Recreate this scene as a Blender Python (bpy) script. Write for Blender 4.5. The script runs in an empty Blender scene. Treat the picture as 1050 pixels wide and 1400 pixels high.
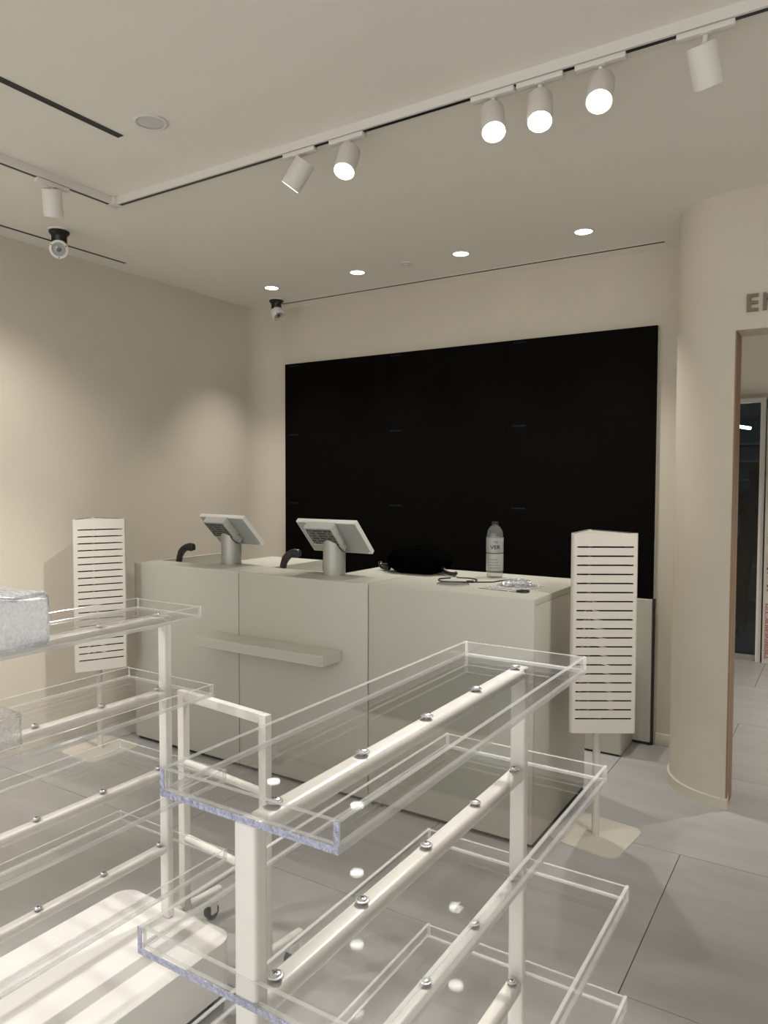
import bpy, bmesh, math, random
from mathutils import Vector, Matrix
random.seed(7)
PI = math.pi
scn = bpy.context.scene
COL = scn.collection

# ------------------------------------------------------------------ camera, world, exposure
CAMH = 1.55
cam_d = bpy.data.cameras.new('camera')
cam_o = bpy.data.objects.new('camera', cam_d); COL.objects.link(cam_o)
cam_d.sensor_fit = 'AUTO'; cam_d.sensor_width = 36.0
cam_d.lens = 1002.3 * 36.0 / 1400.0
cam_d.clip_start = 0.02; cam_d.clip_end = 60
yaw, pitch, roll = 0.56196, -0.042595, 0.002462
fw = Vector((-math.sin(yaw) * math.cos(pitch), math.cos(yaw) * math.cos(pitch), math.sin(pitch)))
r0 = Vector((math.cos(yaw), math.sin(yaw), 0)); u0 = r0.cross(fw)
rt = r0 * math.cos(roll) + u0 * math.sin(roll); up = u0 * math.cos(roll) - r0 * math.sin(roll)
m = Matrix.Identity(4)
for i in range(3):
    m[i][0] = rt[i]; m[i][1] = up[i]; m[i][2] = -fw[i]
m[0][3], m[1][3], m[2][3] = 0, 0, CAMH
cam_o.matrix_world = m
scn.camera = cam_o

w = bpy.data.worlds.new('world'); scn.world = w; w.use_nodes = True
bg = w.node_tree.nodes['Background']
bg.inputs[0].default_value = (1.0, 0.985, 0.955, 1); bg.inputs[1].default_value = 1.38

vs = scn.view_settings
vs.view_transform = 'Standard'; vs.look = 'None'; vs.gamma = 1.0; vs.use_curve_mapping = False
vs.exposure = 0.18
cy = scn.cycles
cy.transparent_max_bounces = 64; cy.max_bounces = 10; cy.diffuse_bounces = 5; cy.glossy_bounces = 5; cy.transmission_bounces = 8
cy.caustics_reflective = False; cy.caustics_refractive = False
cy.use_denoising = True; cy.sample_clamp_indirect = 4.0
SPOT_W = 108.0      # a track spotlight
DOWN_W = 72.0      # a recessed downlight

# ------------------------------------------------------------------ materials
MATS = {}
def mat(name, col, rough=0.5, metal=0.0, noise=0.0, nscale=6.0, stretch=(1, 1, 1), bump=0.0, bscale=60.0, spec=0.5, rand=0.0, emis=None, coat=0.0):
    if name in MATS: return MATS[name]
    mt = bpy.data.materials.new(name); mt.use_nodes = True
    nt = mt.node_tree; N = nt.nodes; L = nt.links
    b = N['Principled BSDF']
    b.inputs['Base Color'].default_value = (*col, 1); b.inputs['Roughness'].default_value = rough
    b.inputs['Metallic'].default_value = metal; b.inputs['Specular IOR Level'].default_value = spec
    b.inputs['Coat Weight'].default_value = coat
    if emis:
        b.inputs['Emission Color'].default_value = (*emis[0], 1); b.inputs['Emission Strength'].default_value = emis[1]
    if noise or bump:
        tc = N.new('ShaderNodeTexCoord'); mp = N.new('ShaderNodeMapping'); mp.inputs['Scale'].default_value = stretch
        geo = N.new('ShaderNodeNewGeometry'); L.new(geo.outputs['Position'], mp.inputs['Vector'])
    if noise:
        nz = N.new('ShaderNodeTexNoise'); nz.inputs['Scale'].default_value = nscale; nz.inputs['Detail'].default_value = 6; nz.inputs['Roughness'].default_value = 0.6
        L.new(mp.outputs[0], nz.inputs['Vector'])
        mr = N.new('ShaderNodeMapRange'); mr.inputs['From Min'].default_value = 0.3; mr.inputs['From Max'].default_value = 0.7
        mr.inputs['To Min'].default_value = 1 - noise; mr.inputs['To Max'].default_value = 1 + noise
        L.new(nz.outputs[0], mr.inputs['Value'])
        src = mr.outputs[0]
        if rand:
            oi = N.new('ShaderNodeObjectInfo'); m2 = N.new('ShaderNodeMapRange')
            m2.inputs['To Min'].default_value = 1 - rand; m2.inputs['To Max'].default_value = 1 + rand
            L.new(oi.outputs['Random'], m2.inputs['Value'])
            mm = N.new('ShaderNodeMath'); mm.operation = 'MULTIPLY'; L.new(src, mm.inputs[0]); L.new(m2.outputs[0], mm.inputs[1]); src = mm.outputs[0]
        vm = N.new('ShaderNodeVectorMath'); vm.operation = 'SCALE'; vm.inputs[0].default_value = col
        L.new(src, vm.inputs['Scale']); L.new(vm.outputs[0], b.inputs['Base Color'])
    if bump:
        nb = N.new('ShaderNodeTexNoise'); nb.inputs['Scale'].default_value = bscale; nb.inputs['Detail'].default_value = 4
        L.new(mp.outputs[0], nb.inputs['Vector'])
        bp = N.new('ShaderNodeBump'); bp.inputs['Strength'].default_value = bump; bp.inputs['Distance'].default_value = 0.01
        L.new(nb.outputs[0], bp.inputs['Height']); L.new(bp.outputs[0], b.inputs['Normal'])
    MATS[name] = mt
    return mt

def clear(name, tint=(0.97, 0.975, 0.98), white=0.0, f0=0.04, rough=0.02, bump=0.0, bscale=40.0, wcol=(0.9, 0.92, 0.95), power=5.0):
    """clear sheet: straight-through transmission + Schlick reflection (+ a share of milky scatter)"""
    mt = bpy.data.materials.new(name); mt.use_nodes = True
    nt = mt.node_tree; N = nt.nodes; L = nt.links
    N.remove(N['Principled BSDF']); out = N['Material Output']
    tr = N.new('ShaderNodeBsdfTransparent'); tr.inputs[0].default_value = (*tint, 1)
    gl = N.new('ShaderNodeBsdfGlossy'); gl.inputs['Roughness'].default_value = rough
    lw = N.new('ShaderNodeLayerWeight'); lw.inputs['Blend'].default_value = 0.5
    pw = N.new('ShaderNodeMath'); pw.operation = 'POWER'; pw.inputs[1].default_value = power; L.new(lw.outputs['Facing'], pw.inputs[0])
    ma = N.new('ShaderNodeMath'); ma.operation = 'MULTIPLY_ADD'; ma.inputs[1].default_value = 1 - f0; ma.inputs[2].default_value = f0; L.new(pw.outputs[0], ma.inputs[0])
    base = tr.outputs[0]
    if white:
        df = N.new('ShaderNodeBsdfDiffuse'); df.inputs[0].default_value = (*wcol, 1)
        tl = N.new('ShaderNodeBsdfTranslucent'); tl.inputs[0].default_value = (*wcol, 1)
        a = N.new('ShaderNodeMixShader'); a.inputs[0].default_value = 0.5; L.new(df.outputs[0], a.inputs[1]); L.new(tl.outputs[0], a.inputs[2])
        mx = N.new('ShaderNodeMixShader'); mx.inputs[0].default_value = white; L.new(base, mx.inputs[1]); L.new(a.outputs[0], mx.inputs[2]); base = mx.outputs[0]
        if bump:
            nz = N.new('ShaderNodeTexNoise'); nz.inputs['Scale'].default_value = bscale; nz.inputs['Detail'].default_value = 3
            geo = N.new('ShaderNodeNewGeometry'); L.new(geo.outputs['Position'], nz.inputs['Vector'])
            bp = N.new('ShaderNodeBump'); bp.inputs['Strength'].default_value = bump; bp.inputs['Distance'].default_value = 0.01
            L.new(nz.outputs[0], bp.inputs['Height'])
            for q in (gl, df, lw): L.new(bp.outputs[0], q.inputs['Normal'])
            mr = N.new('ShaderNodeMapRange'); mr.inputs['From Min'].default_value = 0.35; mr.inputs['From Max'].default_value = 0.65
            mr.inputs['To Min'].default_value = max(0, white - 0.25); mr.inputs['To Max'].default_value = min(1, white + 0.25)
            L.new(nz.outputs[0], mr.inputs['Value']); L.new(mr.outputs[0], mx.inputs[0])
    fm = N.new('ShaderNodeMixShader'); L.new(ma.outputs[0], fm.inputs[0]); L.new(base, fm.inputs[1]); L.new(gl.outputs[0], fm.inputs[2])
    L.new(fm.outputs[0], out.inputs[0])
    return mt

def glow(name, col, s):
    mt = bpy.data.materials.new(name); mt.use_nodes = True
    nt = mt.node_tree; nt.nodes.remove(nt.nodes['Principled BSDF'])
    e = nt.nodes.new('ShaderNodeEmission'); e.inputs[0].default_value = (*col, 1); e.inputs[1].default_value = s
    nt.links.new(e.outputs[0], nt.nodes['Material Output'].inputs[0]); return mt

M_wall = mat('beige_plaster', (0.655, 0.60, 0.515), 0.85, noise=0.035, nscale=1.6, bump=0.08, bscale=120)
M_ceil = mat('beige_ceiling_paint', (0.83, 0.80, 0.735), 0.9, noise=0.015, nscale=1.0)
M_tile = mat('grey_stone_tile', (0.40, 0.40, 0.395), 0.40, noise=0.10, nscale=3.2, stretch=(0.5, 2.4, 1), rand=0.03, bump=0.02, bscale=30)
M_grout = mat('dark_grout', (0.07, 0.068, 0.065), 0.9, noise=0.1, nscale=40)
M_base = mat('cream_baseboard', (0.66, 0.62, 0.53), 0.45, noise=0.02)
M_wood = mat('brown_veneer_edge', (0.30, 0.19, 0.11), 0.5, noise=0.2, nscale=20, stretch=(6, 6, 0.4))
M_counter = mat('off_white_laminate', (0.485, 0.48, 0.425), 0.42, noise=0.012, nscale=4)
M_counter_in = mat('off_white_inner_laminate', (0.50, 0.49, 0.43), 0.5, noise=0.012, nscale=4)
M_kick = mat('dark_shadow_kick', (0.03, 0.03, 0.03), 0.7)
M_cream = mat('cream_powder_coat', (0.76, 0.745, 0.70), 0.32, noise=0.015, nscale=30)
M_stand = mat('warm_white_powder_coat', (0.62, 0.585, 0.53), 0.45, noise=0.012, nscale=30)
M_white = mat('white_gloss_plastic', (0.80, 0.795, 0.77), 0.35, noise=0.01)
M_plinth = mat('white_laminate_plinth', (0.80, 0.79, 0.765), 0.30, noise=0.03, nscale=3, stretch=(8, 0.6, 1))
M_black = mat('black_plastic', (0.008, 0.008, 0.008), 0.35, noise=0.05)
M_matblack = mat('matt_black_fabric', (0.0015, 0.0015, 0.0016), 1.0, spec=0.0, noise=0.2, nscale=60)
M_screen = mat('black_display_glass', (0.003, 0.003, 0.0025), 0.5, spec=0.03, noise=0.08, nscale=1.2)
M_mark = mat('dim_bluish_grey_print', (0.012, 0.0145, 0.019), 0.6, spec=0.05)
M_alu = mat('brushed_aluminium', (0.42, 0.42, 0.39), 0.42, metal=0.6, noise=0.03, nscale=30)
M_posback = mat('light_grey_plastic', (0.50, 0.51, 0.48), 0.4, noise=0.01)
M_letter = mat('bronze_metal_letter', (0.20, 0.17, 0.125), 0.45, metal=0.5, noise=0.08, nscale=60)
M_steel = mat('bright_screw_steel', (0.72, 0.72, 0.73), 0.25, metal=0.9, noise=0.03)
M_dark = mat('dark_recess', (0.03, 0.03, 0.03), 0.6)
M_track = mat('white_track_paint', (0.72, 0.70, 0.66), 0.45, noise=0.01)
M_rubber = mat('grey_rubber', (0.07, 0.075, 0.075), 0.6, noise=0.1)
M_acry = clear('clear_acrylic', tint=(0.992, 0.992, 0.993), f0=0.035)
M_acedge = clear('lit_acrylic_edge', tint=(0.96, 0.965, 0.97), white=0.45, f0=0.12, rough=0.10, wcol=(0.97, 0.97, 0.97))  # white scatter stands in for the light gathered along sheet edges
M_lav = clear('lavender_acrylic_edge', tint=(0.80, 0.82, 0.95), white=0.50, f0=0.14, rough=0.12, bump=0.9, bscale=130, wcol=(0.76, 0.78, 0.97))
M_bottle = clear('clear_bottle_plastic', tint=(0.86, 0.87, 0.86), white=0.10, f0=0.08, rough=0.08)
M_wrap = clear('bubble_wrap', tint=(0.9, 0.92, 0.95), white=0.9, f0=0.08, rough=0.25, bump=0.3, bscale=110, wcol=(0.93, 0.94, 0.97))
M_film = clear('clear_plastic_film', tint=(0.96, 0.96, 0.96), white=0.30, f0=0.10, rough=0.08, bump=0.5, bscale=26, wcol=(.95,.95,.95))
M_cello = clear('crumpled_clear_film', tint=(0.9, 0.9, 0.92), white=0.35, f0=0.15, rough=0.1, bump=1.0, bscale=70)
M_label = clear('translucent_bottle_label', tint=(0.75, 0.76, 0.75), white=0.62, f0=0.05, rough=0.3, wcol=(0.72, 0.72, 0.70))
M_glass = clear('door_glass', tint=(0.55, 0.62, 0.66), f0=0.07)
M_lens = glow('lit_spot_lens', (1.0, 0.97, 0.90), 28)
M_dlens = glow('lit_downlight_lens', (1.0, 0.96, 0.88), 9)
M_tube = glow('cold_fluorescent_tube', (0.75, 0.95, 1.0), 30)
M_smoke = clear('clear_dome', tint=(0.7, 0.7, 0.68), f0=0.08, white=0.15)
M_teal = mat('dark_teal_paint', (0.035, 0.10, 0.14), 0.5, noise=0.1)
M_shelfw = mat('pale_shelf', (0.16, 0.26, 0.33), 0.5, noise=0.05)
M_cloth = mat('dark_clothing', (0.006, 0.008, 0.012), 0.9, noise=0.2, nscale=20)

def printed(name, base, ink, sx, sy, thr=0.5, seed=0.0, axis=(0, 1), rough=0.5):
    """rows of broken dashes like small print"""
    mt = bpy.data.materials.new(name); mt.use_nodes = True
    N = mt.node_tree.nodes; L = mt.node_tree.links; b = N['Principled BSDF']; b.inputs['Roughness'].default_value = rough
    tc = N.new('ShaderNodeTexCoord'); sp = N.new('ShaderNodeSeparateXYZ'); L.new(tc.outputs['Generated'], sp.inputs[0])
    def mth(op, a, bb):
        n = N.new('ShaderNodeMath'); n.operation = op
        for i, v in enumerate((a, bb)):
            if isinstance(v, (int, float)): n.inputs[i].default_value = v
            elif v is not None: L.new(v, n.inputs[i])
        return n.outputs[0]
    row = mth('MULTIPLY', sp.outputs[axis[1]], sy); fr = mth('FRACT', row, None); fl = mth('FLOOR', row, None)
    cb = N.new('ShaderNodeCombineXYZ'); L.new(mth('MULTIPLY', sp.outputs[axis[0]], sx), cb.inputs[0]); L.new(mth('ADD', fl, seed), cb.inputs[1])
    wn = N.new('ShaderNodeTexNoise'); wn.inputs['Scale'].default_value = 1.0; wn.inputs['Detail'].default_value = 3; L.new(cb.outputs[0], wn.inputs['Vector'])
    ink_m = mth('MULTIPLY', mth('GREATER_THAN', wn.outputs[0], thr), mth('LESS_THAN', fr, 0.55))
    mx = N.new('ShaderNodeMix'); mx.data_type = 'RGBA'; mx.inputs['A'].default_value = (*base, 1); mx.inputs['B'].default_value = (*ink, 1)
    L.new(ink_m, mx.inputs['Factor']); L.new(mx.outputs['Result'], b.inputs['Base Color'])
    return mt
M_paper = printed('printed_paper', (0.72, 0.72, 0.70), (0.08, 0.08, 0.08), 9, 9, 0.42)
M_card = printed('dark_grey_data_plate', (0.16, 0.16, 0.155), (0.02, 0.02, 0.02), 7, 6, 0.46, axis=(0, 2))
M_notice_r = printed('torn_red_print', (0.60, 0.55, 0.50), (0.33, 0.03, 0.05), 6, 34, 0.47, axis=(0, 2))
M_notice_d = printed('worn_dark_print', (0.60, 0.56, 0.51), (0.06, 0.05, 0.045), 6, 9, 0.52, seed=4.0, axis=(0, 2))

# ------------------------------------------------------------------ mesh helpers
def nb(): return bmesh.new()
def bx(bm, a, b, bev=0.0, seg=2, mi=0, vertical_only=False):
    cx, cy_, cz = [(a[i] + b[i]) / 2 for i in range(3)]; s = [abs(b[i] - a[i]) for i in range(3)]
    t = bmesh.new(); bmesh.ops.create_cube(t, size=1.0, matrix=Matrix.Translation((cx, cy_, cz)) @ Matrix.Diagonal((*s, 1)))
    if bev:
        ed = t.edges[:]
        if vertical_only: ed = [e for e in ed if abs((e.verts[0].co - e.verts[1].co).normalized().z) > 0.9]
        bmesh.ops.bevel(t, geom=ed, offset=bev, segments=seg, affect='EDGES', profile=0.5)
    for f in t.faces: f.material_index = mi
    merge(bm, t); return bm
def merge(bm, t, mtx=None):
    if mtx is not None: bmesh.ops.transform(t, matrix=mtx, verts=t.verts)
    me = bpy.data.meshes.new('tmp'); t.to_mesh(me); t.free(); bm.from_mesh(me); bpy.data.meshes.remove(me)
def cyl(bm, p0, p1, r0, r1=None, n=20, mi=0, caps=True):
    p0, p1 = Vector(p0), Vector(p1); r1 = r0 if r1 is None else r1; d = p1 - p0
    t = bmesh.new(); bmesh.ops.create_cone(t, cap_ends=caps, segments=n, radius1=r0, radius2=r1, depth=d.length)
    for f in t.faces: f.material_index = mi
    merge(bm, t, Matrix.Translation((p0 + p1) / 2) @ d.to_track_quat('Z', 'Y').to_matrix().to_4x4())
def lathe(bm, prof, n=28, mi=0, mtx=None):
    t = bmesh.new(); rings = []
    for r, z in prof:
        rings.append([t.verts.new((max(r, 1e-5) * math.cos(2 * PI * k / n), max(r, 1e-5) * math.sin(2 * PI * k / n), z)) for k in range(n)])
    for a, b in zip(rings, rings[1:]):
        for k in range(n):
            f = t.faces.new((a[k], a[(k + 1) % n], b[(k + 1) % n], b[k])); f.material_index = mi
    bmesh.ops.remove_doubles(t, verts=t.verts, dist=2e-5)
    merge(bm, t, mtx)
def prism(bm, poly, z0, z1, mi=0):
    t = bmesh.new(); lo = [t.verts.new((x, y, z0)) for x, y in poly]; hi = [t.verts.new((x, y, z1)) for x, y in poly]
    t.faces.new(lo[::-1]); t.faces.new(hi); n = len(poly)
    for k in range(n): t.faces.new((lo[k], lo[(k + 1) % n], hi[(k + 1) % n], hi[k]))
    bmesh.ops.recalc_face_normals(t, faces=t.faces)
    for f in t.faces: f.material_index = mi
    merge(bm, t)
def rrect(x0, y0, x1, y1, r, n=7):
    P = []
    for cx, cy_, a in ((x1 - r, y1 - r, 0), (x0 + r, y1 - r, 90), (x0 + r, y0 + r, 180), (x1 - r, y0 + r, 270)):
        for k in range(n + 1):
            t = math.radians(a + 90 * k / n); P.append((cx + r * math.cos(t), cy_ + r * math.sin(t)))
    return P
def tube(bm, pts, rad, n=10, mi=0, close=False, flat=1.0):
    pts = [Vector(p) for p in pts]; t = bmesh.new(); rings = []; prev = None; N_ = len(pts)
    for i, p in enumerate(pts):
        d = (pts[min(i + 1, N_ - 1)] - pts[max(i - 1, 0)]).normalized()
        if prev is None: u = d.orthogonal().normalized()
        else: u = (prev - d * prev.dot(d)).normalized()
        prev = u; v = d.cross(u); r = rad[i] if isinstance(rad, (list, tuple)) else rad
        rings.append([t.verts.new(p + u * r * math.cos(2 * PI * k / n) + v * r * flat * math.sin(2 * PI * k / n)) for k in range(n)])
    for a, b in zip(rings, rings[1:]):
        for k in range(n): t.faces.new((a[k], a[(k + 1) % n], b[(k + 1) % n], b[k]))
    t.faces.new(rings[0][::-1]); t.faces.new(rings[-1])
    for f in t.faces: f.material_index = mi
    merge(bm, t)
def spline(P, n=8):
    P = [Vector(p) for p in P]; out = []
    for i in range(len(P) - 1):
        a, b, c, d = P[max(i - 1, 0)], P[i], P[i + 1], P[min(i + 2, len(P) - 1)]
        for k in range(n):
            t = k / n; out.append(0.5 * ((2 * b) + (c - a) * t + (2 * a - 5 * b + 4 * c - d) * t * t + (3 * b - a - 3 * c + d) * t ** 3))
    return out + [P[-1]]
def obj(name, bm, m, parent=None, loc=None, angle=35):
    me = bpy.data.meshes.new(name); bmesh.ops.recalc_face_normals(bm, faces=bm.faces); bm.to_mesh(me); bm.free()
    for mm in (m if isinstance(m, (list, tuple)) else [m]): me.materials.append(mm)
    for p in me.polygons: p.use_smooth = True
    me.set_sharp_from_angle(angle=math.radians(angle))
    return link(name, me, parent, loc)
def link(name, me, parent=None, loc=None):
    o = bpy.data.objects.new(name, me); COL.objects.link(o)
    if loc is not None: o.location = loc
    if parent: o.parent = parent
    return o
def tag(o, label, cat, group=None):
    o['label'] = label; o['category'] = cat
    if group: o['group'] = group
    return o
def thing(name, label, cat, loc=(0, 0, 0), rz=0.0, group=None):
    o = bpy.data.objects.new(name, None); COL.objects.link(o); o.location = loc; o.rotation_euler = (0, 0, rz); o.empty_display_size = 0.1
    return tag(o, label, cat, group)
def struct(name, bm, m, label=None, cat=None):
    o = obj(name, bm, m); o['kind'] = 'structure'
    if label: o['label'] = label
    if cat: o['category'] = cat
    return o
def dup(root, loc, rz=None, label=None, group=None):
    r = root.copy(); COL.objects.link(r); r.location = loc
    if rz is not None: r.rotation_euler = (0, 0, rz)
    if label: r['label'] = label
    if group: r['group'] = group
    def rec(src, dst):
        for ch in list(src.children):
            c = ch.copy(); COL.objects.link(c); c.parent = dst; rec(ch, c)
    rec(root, r); return r

# ------------------------------------------------------------------ the room
XL, YB, ZC = -3.93, 4.467, 2.88
XR, YF = 2.9, -1.8
PXL, PYE, PZ = -1.30, 7.05, 2.30       # passage beyond the doorway

fl = struct('floor', bx(nb(), (XL - .1, YF, -.12), (XR, 9.2, -.004)), M_grout, 'grey stone tile floor with thin dark joints', 'floor')
pitch_t, gap = 0.978, 0.003
cache = {}
y = 2.2055 - 5 * pitch_t; rowi = -5
while y < PYE:
    y0, y1 = max(y, YF), min(y + pitch_t, PYE)
    x = (-0.546 if rowi % 2 == 0 else -1.035) - 5 * pitch_t
    while x < XR:
        x0, x1 = max(x, XL), min(x + pitch_t, XR)
        if x1 - x0 > .02 and y1 - y0 > .02 and not (y0 > 4.7 and (x1 < PXL or x0 > 1.6)):
            sx, sy = round(x1 - x0 - gap, 4), round(y1 - y0 - gap, 4)
            if (sx, sy) not in cache:
                o = obj('tile', bx(nb(), (-sx / 2, -sy / 2, -.009), (sx / 2, sy / 2, 0), bev=.0012, seg=1), M_tile, fl, ((x0 + x1) / 2, (y0 + y1) / 2, 0)); cache[(sx, sy)] = o.data
            else: link('tile', cache[(sx, sy)], fl, ((x0 + x1) / 2, (y0 + y1) / 2, 0))
        x += pitch_t
    y += pitch_t; rowi += 1

struct('ceiling', bx(nb(), (XL - .12, YF, ZC), (XR + .1, YB + .14, ZC + .1)), M_ceil, 'smooth beige ceiling', 'ceiling')
struct('wall_left', bx(nb(), (XL - .12, YF, 0), (XL, YB + .14, ZC)), M_wall, 'beige plaster wall on the side of the slotted stand', 'wall')
bm = nb()
R = 0.20
poly = [(XL, YB + .14), (XL, YB - R)] + [(XL + R - R * math.cos(math.radians(a)), YB - R + R * math.sin(math.radians(a))) for a in range(10, 91, 10)] + [(-.70, YB), (-.70, YB + .14)]
prism(bm, poly, 0, ZC)
struct('wall_back', bm, M_wall, 'beige plaster wall behind the counter and black screens', 'wall')
# entrance wall: rounded end, doorway, lintel
CX, CYc, RR = -.447, 4.045, .304
arc = [(CX + RR * math.cos(math.radians(a)), CYc + RR * math.sin(math.radians(a))) for a in range(180, 271, 6)]
DX1, DZ, WT = 0.80, 2.245, 0.184
bm = nb()
prism(bm, [(-.751, YB + .1)] + arc + [(-.447, 3.741 + WT), (-.55, 3.741 + WT + .12), (-.55, YB + .1)], 0, ZC)
bx(bm, (-.447, 3.741, DZ), (DX1, 3.741 + WT, ZC)); bx(bm, (DX1, 3.741, 0), (XR, 3.741 + WT, ZC))
struct('wall_entrance', bm, M_wall, 'beige wall with rounded end beside the doorway', 'wall')
struct('wall_right', bx(nb(), (XR, YF, 0), (XR + .1, 3.925, ZC)), M_wall, 'plain beige side wall', 'wall')
bm = nb(); bx(bm, (-.447, 3.741 + .004, 0), (-.441, 3.741 + .088, DZ)); bx(bm, (-.447, 3.741 + .096, 0), (-.441, 3.741 + WT, DZ))
struct('trim_1', bm, M_wood, 'brown wooden edging on the doorway jamb', 'trim')
# baseboards
bm = nb()
out = [(CX + (RR + .012) * math.cos(math.radians(a)), CYc + (RR + .012) * math.sin(math.radians(a))) for a in range(180, 271, 6)]
prism(bm, [(-.763, YB)] + out + [(-.440, 3.729), (-.440, 3.80), (-.447, 3.80)] + arc[::-1] + [(-.751, YB)], 0, .052)
struct('baseboard_entrance', bm, M_base, 'slim cream skirting wrapped around the rounded wall end', 'baseboard')
struct('baseboard_back', bx(nb(), (-.915, YB - .012, 0), (-.765, YB, .07), bev=.002), M_base, 'slim cream skirting on the back wall', 'baseboard')
# passage beyond the doorway
struct('ceiling_passage', bx(bx(nb(), (PXL - .1, YB + .14, PZ), (1.6, PYE, PZ + .1)), (-.55, 3.741 + WT, PZ), (1.6, YB + .14, PZ + .1)), M_ceil, 'lower beige ceiling of the passage', 'ceiling')
bm = nb(); bx(bm, (PXL - .1, YB + .14, 0), (PXL, PYE, PZ)); bx(bm, (1.5, 3.925, 0), (1.6, PYE, PZ)); bx(bm, (-.50, PYE - .02, 0), (1.5, PYE + .1, PZ)); bx(bm, (PXL, PYE - .02, 2.262), (-.5, PYE + .1, PZ));
struct('wall_passage', bm, M_wall, 'beige walls at the far end of the passage', 'wall')

# glass door at the end of the passage
g = thing('door_1', 'glass door with white frame at the end of the passage', 'door', (0, 0, 0)); g['kind'] = 'structure'
bm = nb(); bx(bm, (-.628, PYE - .05, 0), (-.588, PYE + .02, 2.262)); bx(bm, (PXL, PYE - .05, 2.225), (-.628, PYE + .02, 2.262)); bx(bm, (PXL, PYE - .05, 0), (-1.26, PYE + .02, 2.225))
obj('door_frame', bm, M_white, g); obj('pane', bx(nb(), (-1.26, PYE - .02, .03), (-.628, PYE - .01, 2.225)), M_glass, g)
obj('bottom_rail', bx(nb(), (-1.26, PYE - .03, 0.0), (-.628, PYE, .05)), M_alu, g)
bm = nb(); bx(bm, (-2.2, 9.0, 0), (.6, 9.1, 2.6)); bx(bm, (-2.3, PYE + .1, 0), (-2.2, 9.1, 2.6)); bx(bm, (.5, PYE + .1, 0), (.6, 9.1, 2.6)); bx(bm, (-2.3, PYE + .1, 2.5), (.6, 9.1, 2.6)); bx(bm, (-2.2, PYE + .1, -.003), (.5, 9.0, .0))
struct('wall_far_room', bm, M_teal, 'dark blue room seen through the glass door', 'wall')
s = thing('wall_shelf_unit', 'pale blue shelf unit in the dark room behind the glass door', 'shelf unit', (-1.15, 8.85, 0))
for z in (.25, .62, .98, 1.36, 1.56, 1.76, 1.95): obj('shelf', bx(nb(), (-.75, -.02, z), (.75, .15, z + .018)), M_shelfw, s)
for x in (-.76, .75): obj('side_panel', bx(nb(), (x, -.02, 0), (x + .015, .15, 2.1)), M_teal, s)
t = thing('fluorescent_tube', 'glowing cold white tube lamp hanging behind the glass door', 'lamp', (-.87, 7.55, 2.06))
bm = nb(); cyl(bm, (-.13, 0, .03), (.1, .12, -.01), .014, n=12); obj('tube', bm, M_tube, t)
bm = nb(); bx(bm, (-.012, -.01, .02), (.012, .01, .44)); obj('hanger', bm, M_dark, t)
t = thing('notice_panel', 'white standing panel with torn red and dark print in the passage', 'panel', (-.30, PYE - .06, 0))
obj('board', bx(nb(), (-.275, -.02, .0), (.275, .02, 2.17), bev=.003, seg=1), M_base, t)
for z0, z1, mm, nm in ((.04, .52, M_notice_r, 'red_print'), (.62, .95, M_notice_d, 'dark_print'), (1.02, 1.12, M_notice_d, 'dark_print'), (1.32, 1.46, M_notice_d, 'dark_print')):
    obj(nm, bx(nb(), (-.255, -.0225, z0), (.255, -.0205, z1)), mm, t)

# dark figure built behind the glass in place of a reflection
def reflection_figure(loc, rz):
    root = thing('reflection_figure', 'dark figure holding up a phone behind the glass door, standing in for a reflection', 'reflection_figure', loc, rz)
    V = [(0, 0, .95), (0, 0, 1.12), (0, 0, 1.36), (0, 0, 1.47), (0, -.01, 1.54), (0, -.02, 1.64), (0, -.01, 1.70),
         (.10, 0, .90), (.11, .0, .5), (.11, .03, .09), (.12, -.10, .03), (-.10, 0, .90), (-.11, 0, .5), (-.11, .03, .09), (-.12, -.10, .03),
         (.19, 0, 1.38), (.25, -.03, 1.12), (.15, -.26, 1.24), (.09, -.33, 1.32), (-.19, 0, 1.38), (-.25, -.03, 1.12), (-.15, -.26, 1.24), (-.07, -.33, 1.32)]
    Rr = [.15, .13, .16, .07, .055, .10, .07, .09, .065, .045, .04, .09, .065, .045, .04, .06, .045, .034, .03, .06, .045, .034, .03]
    E_ = [(0, 1), (1, 2), (2, 3), (3, 4), (4, 5), (5, 6), (0, 7), (7, 8), (8, 9), (9, 10), (0, 11), (11, 12), (12, 13), (13, 14), (2, 15), (15, 16), (16, 17), (17, 18), (2, 19), (19, 20), (20, 21), (21, 22)]
    me = bpy.data.meshes.new('body'); me.from_pydata(V, E_, [])
    o = link('body', me, root); me.materials.append(M_cloth)
    md = o.modifiers.new('skin', 'SKIN'); md.use_smooth_shade = True
    for i, sv in enumerate(me.skin_vertices[0].data): sv.radius = (Rr[i], Rr[i] * (.75 if i < 3 else 1)); sv.use_root = (i == 0)
    sd = o.modifiers.new('sub', 'SUBSURF'); sd.levels = 2; sd.render_levels = 2
    obj('phone', bx(nb(), (-.075, -.375, 1.30), (.075, -.365, 1.38), bev=.004), M_black, root)
reflection_figure((-.74, 8.05, 0), math.radians(0))

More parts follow.
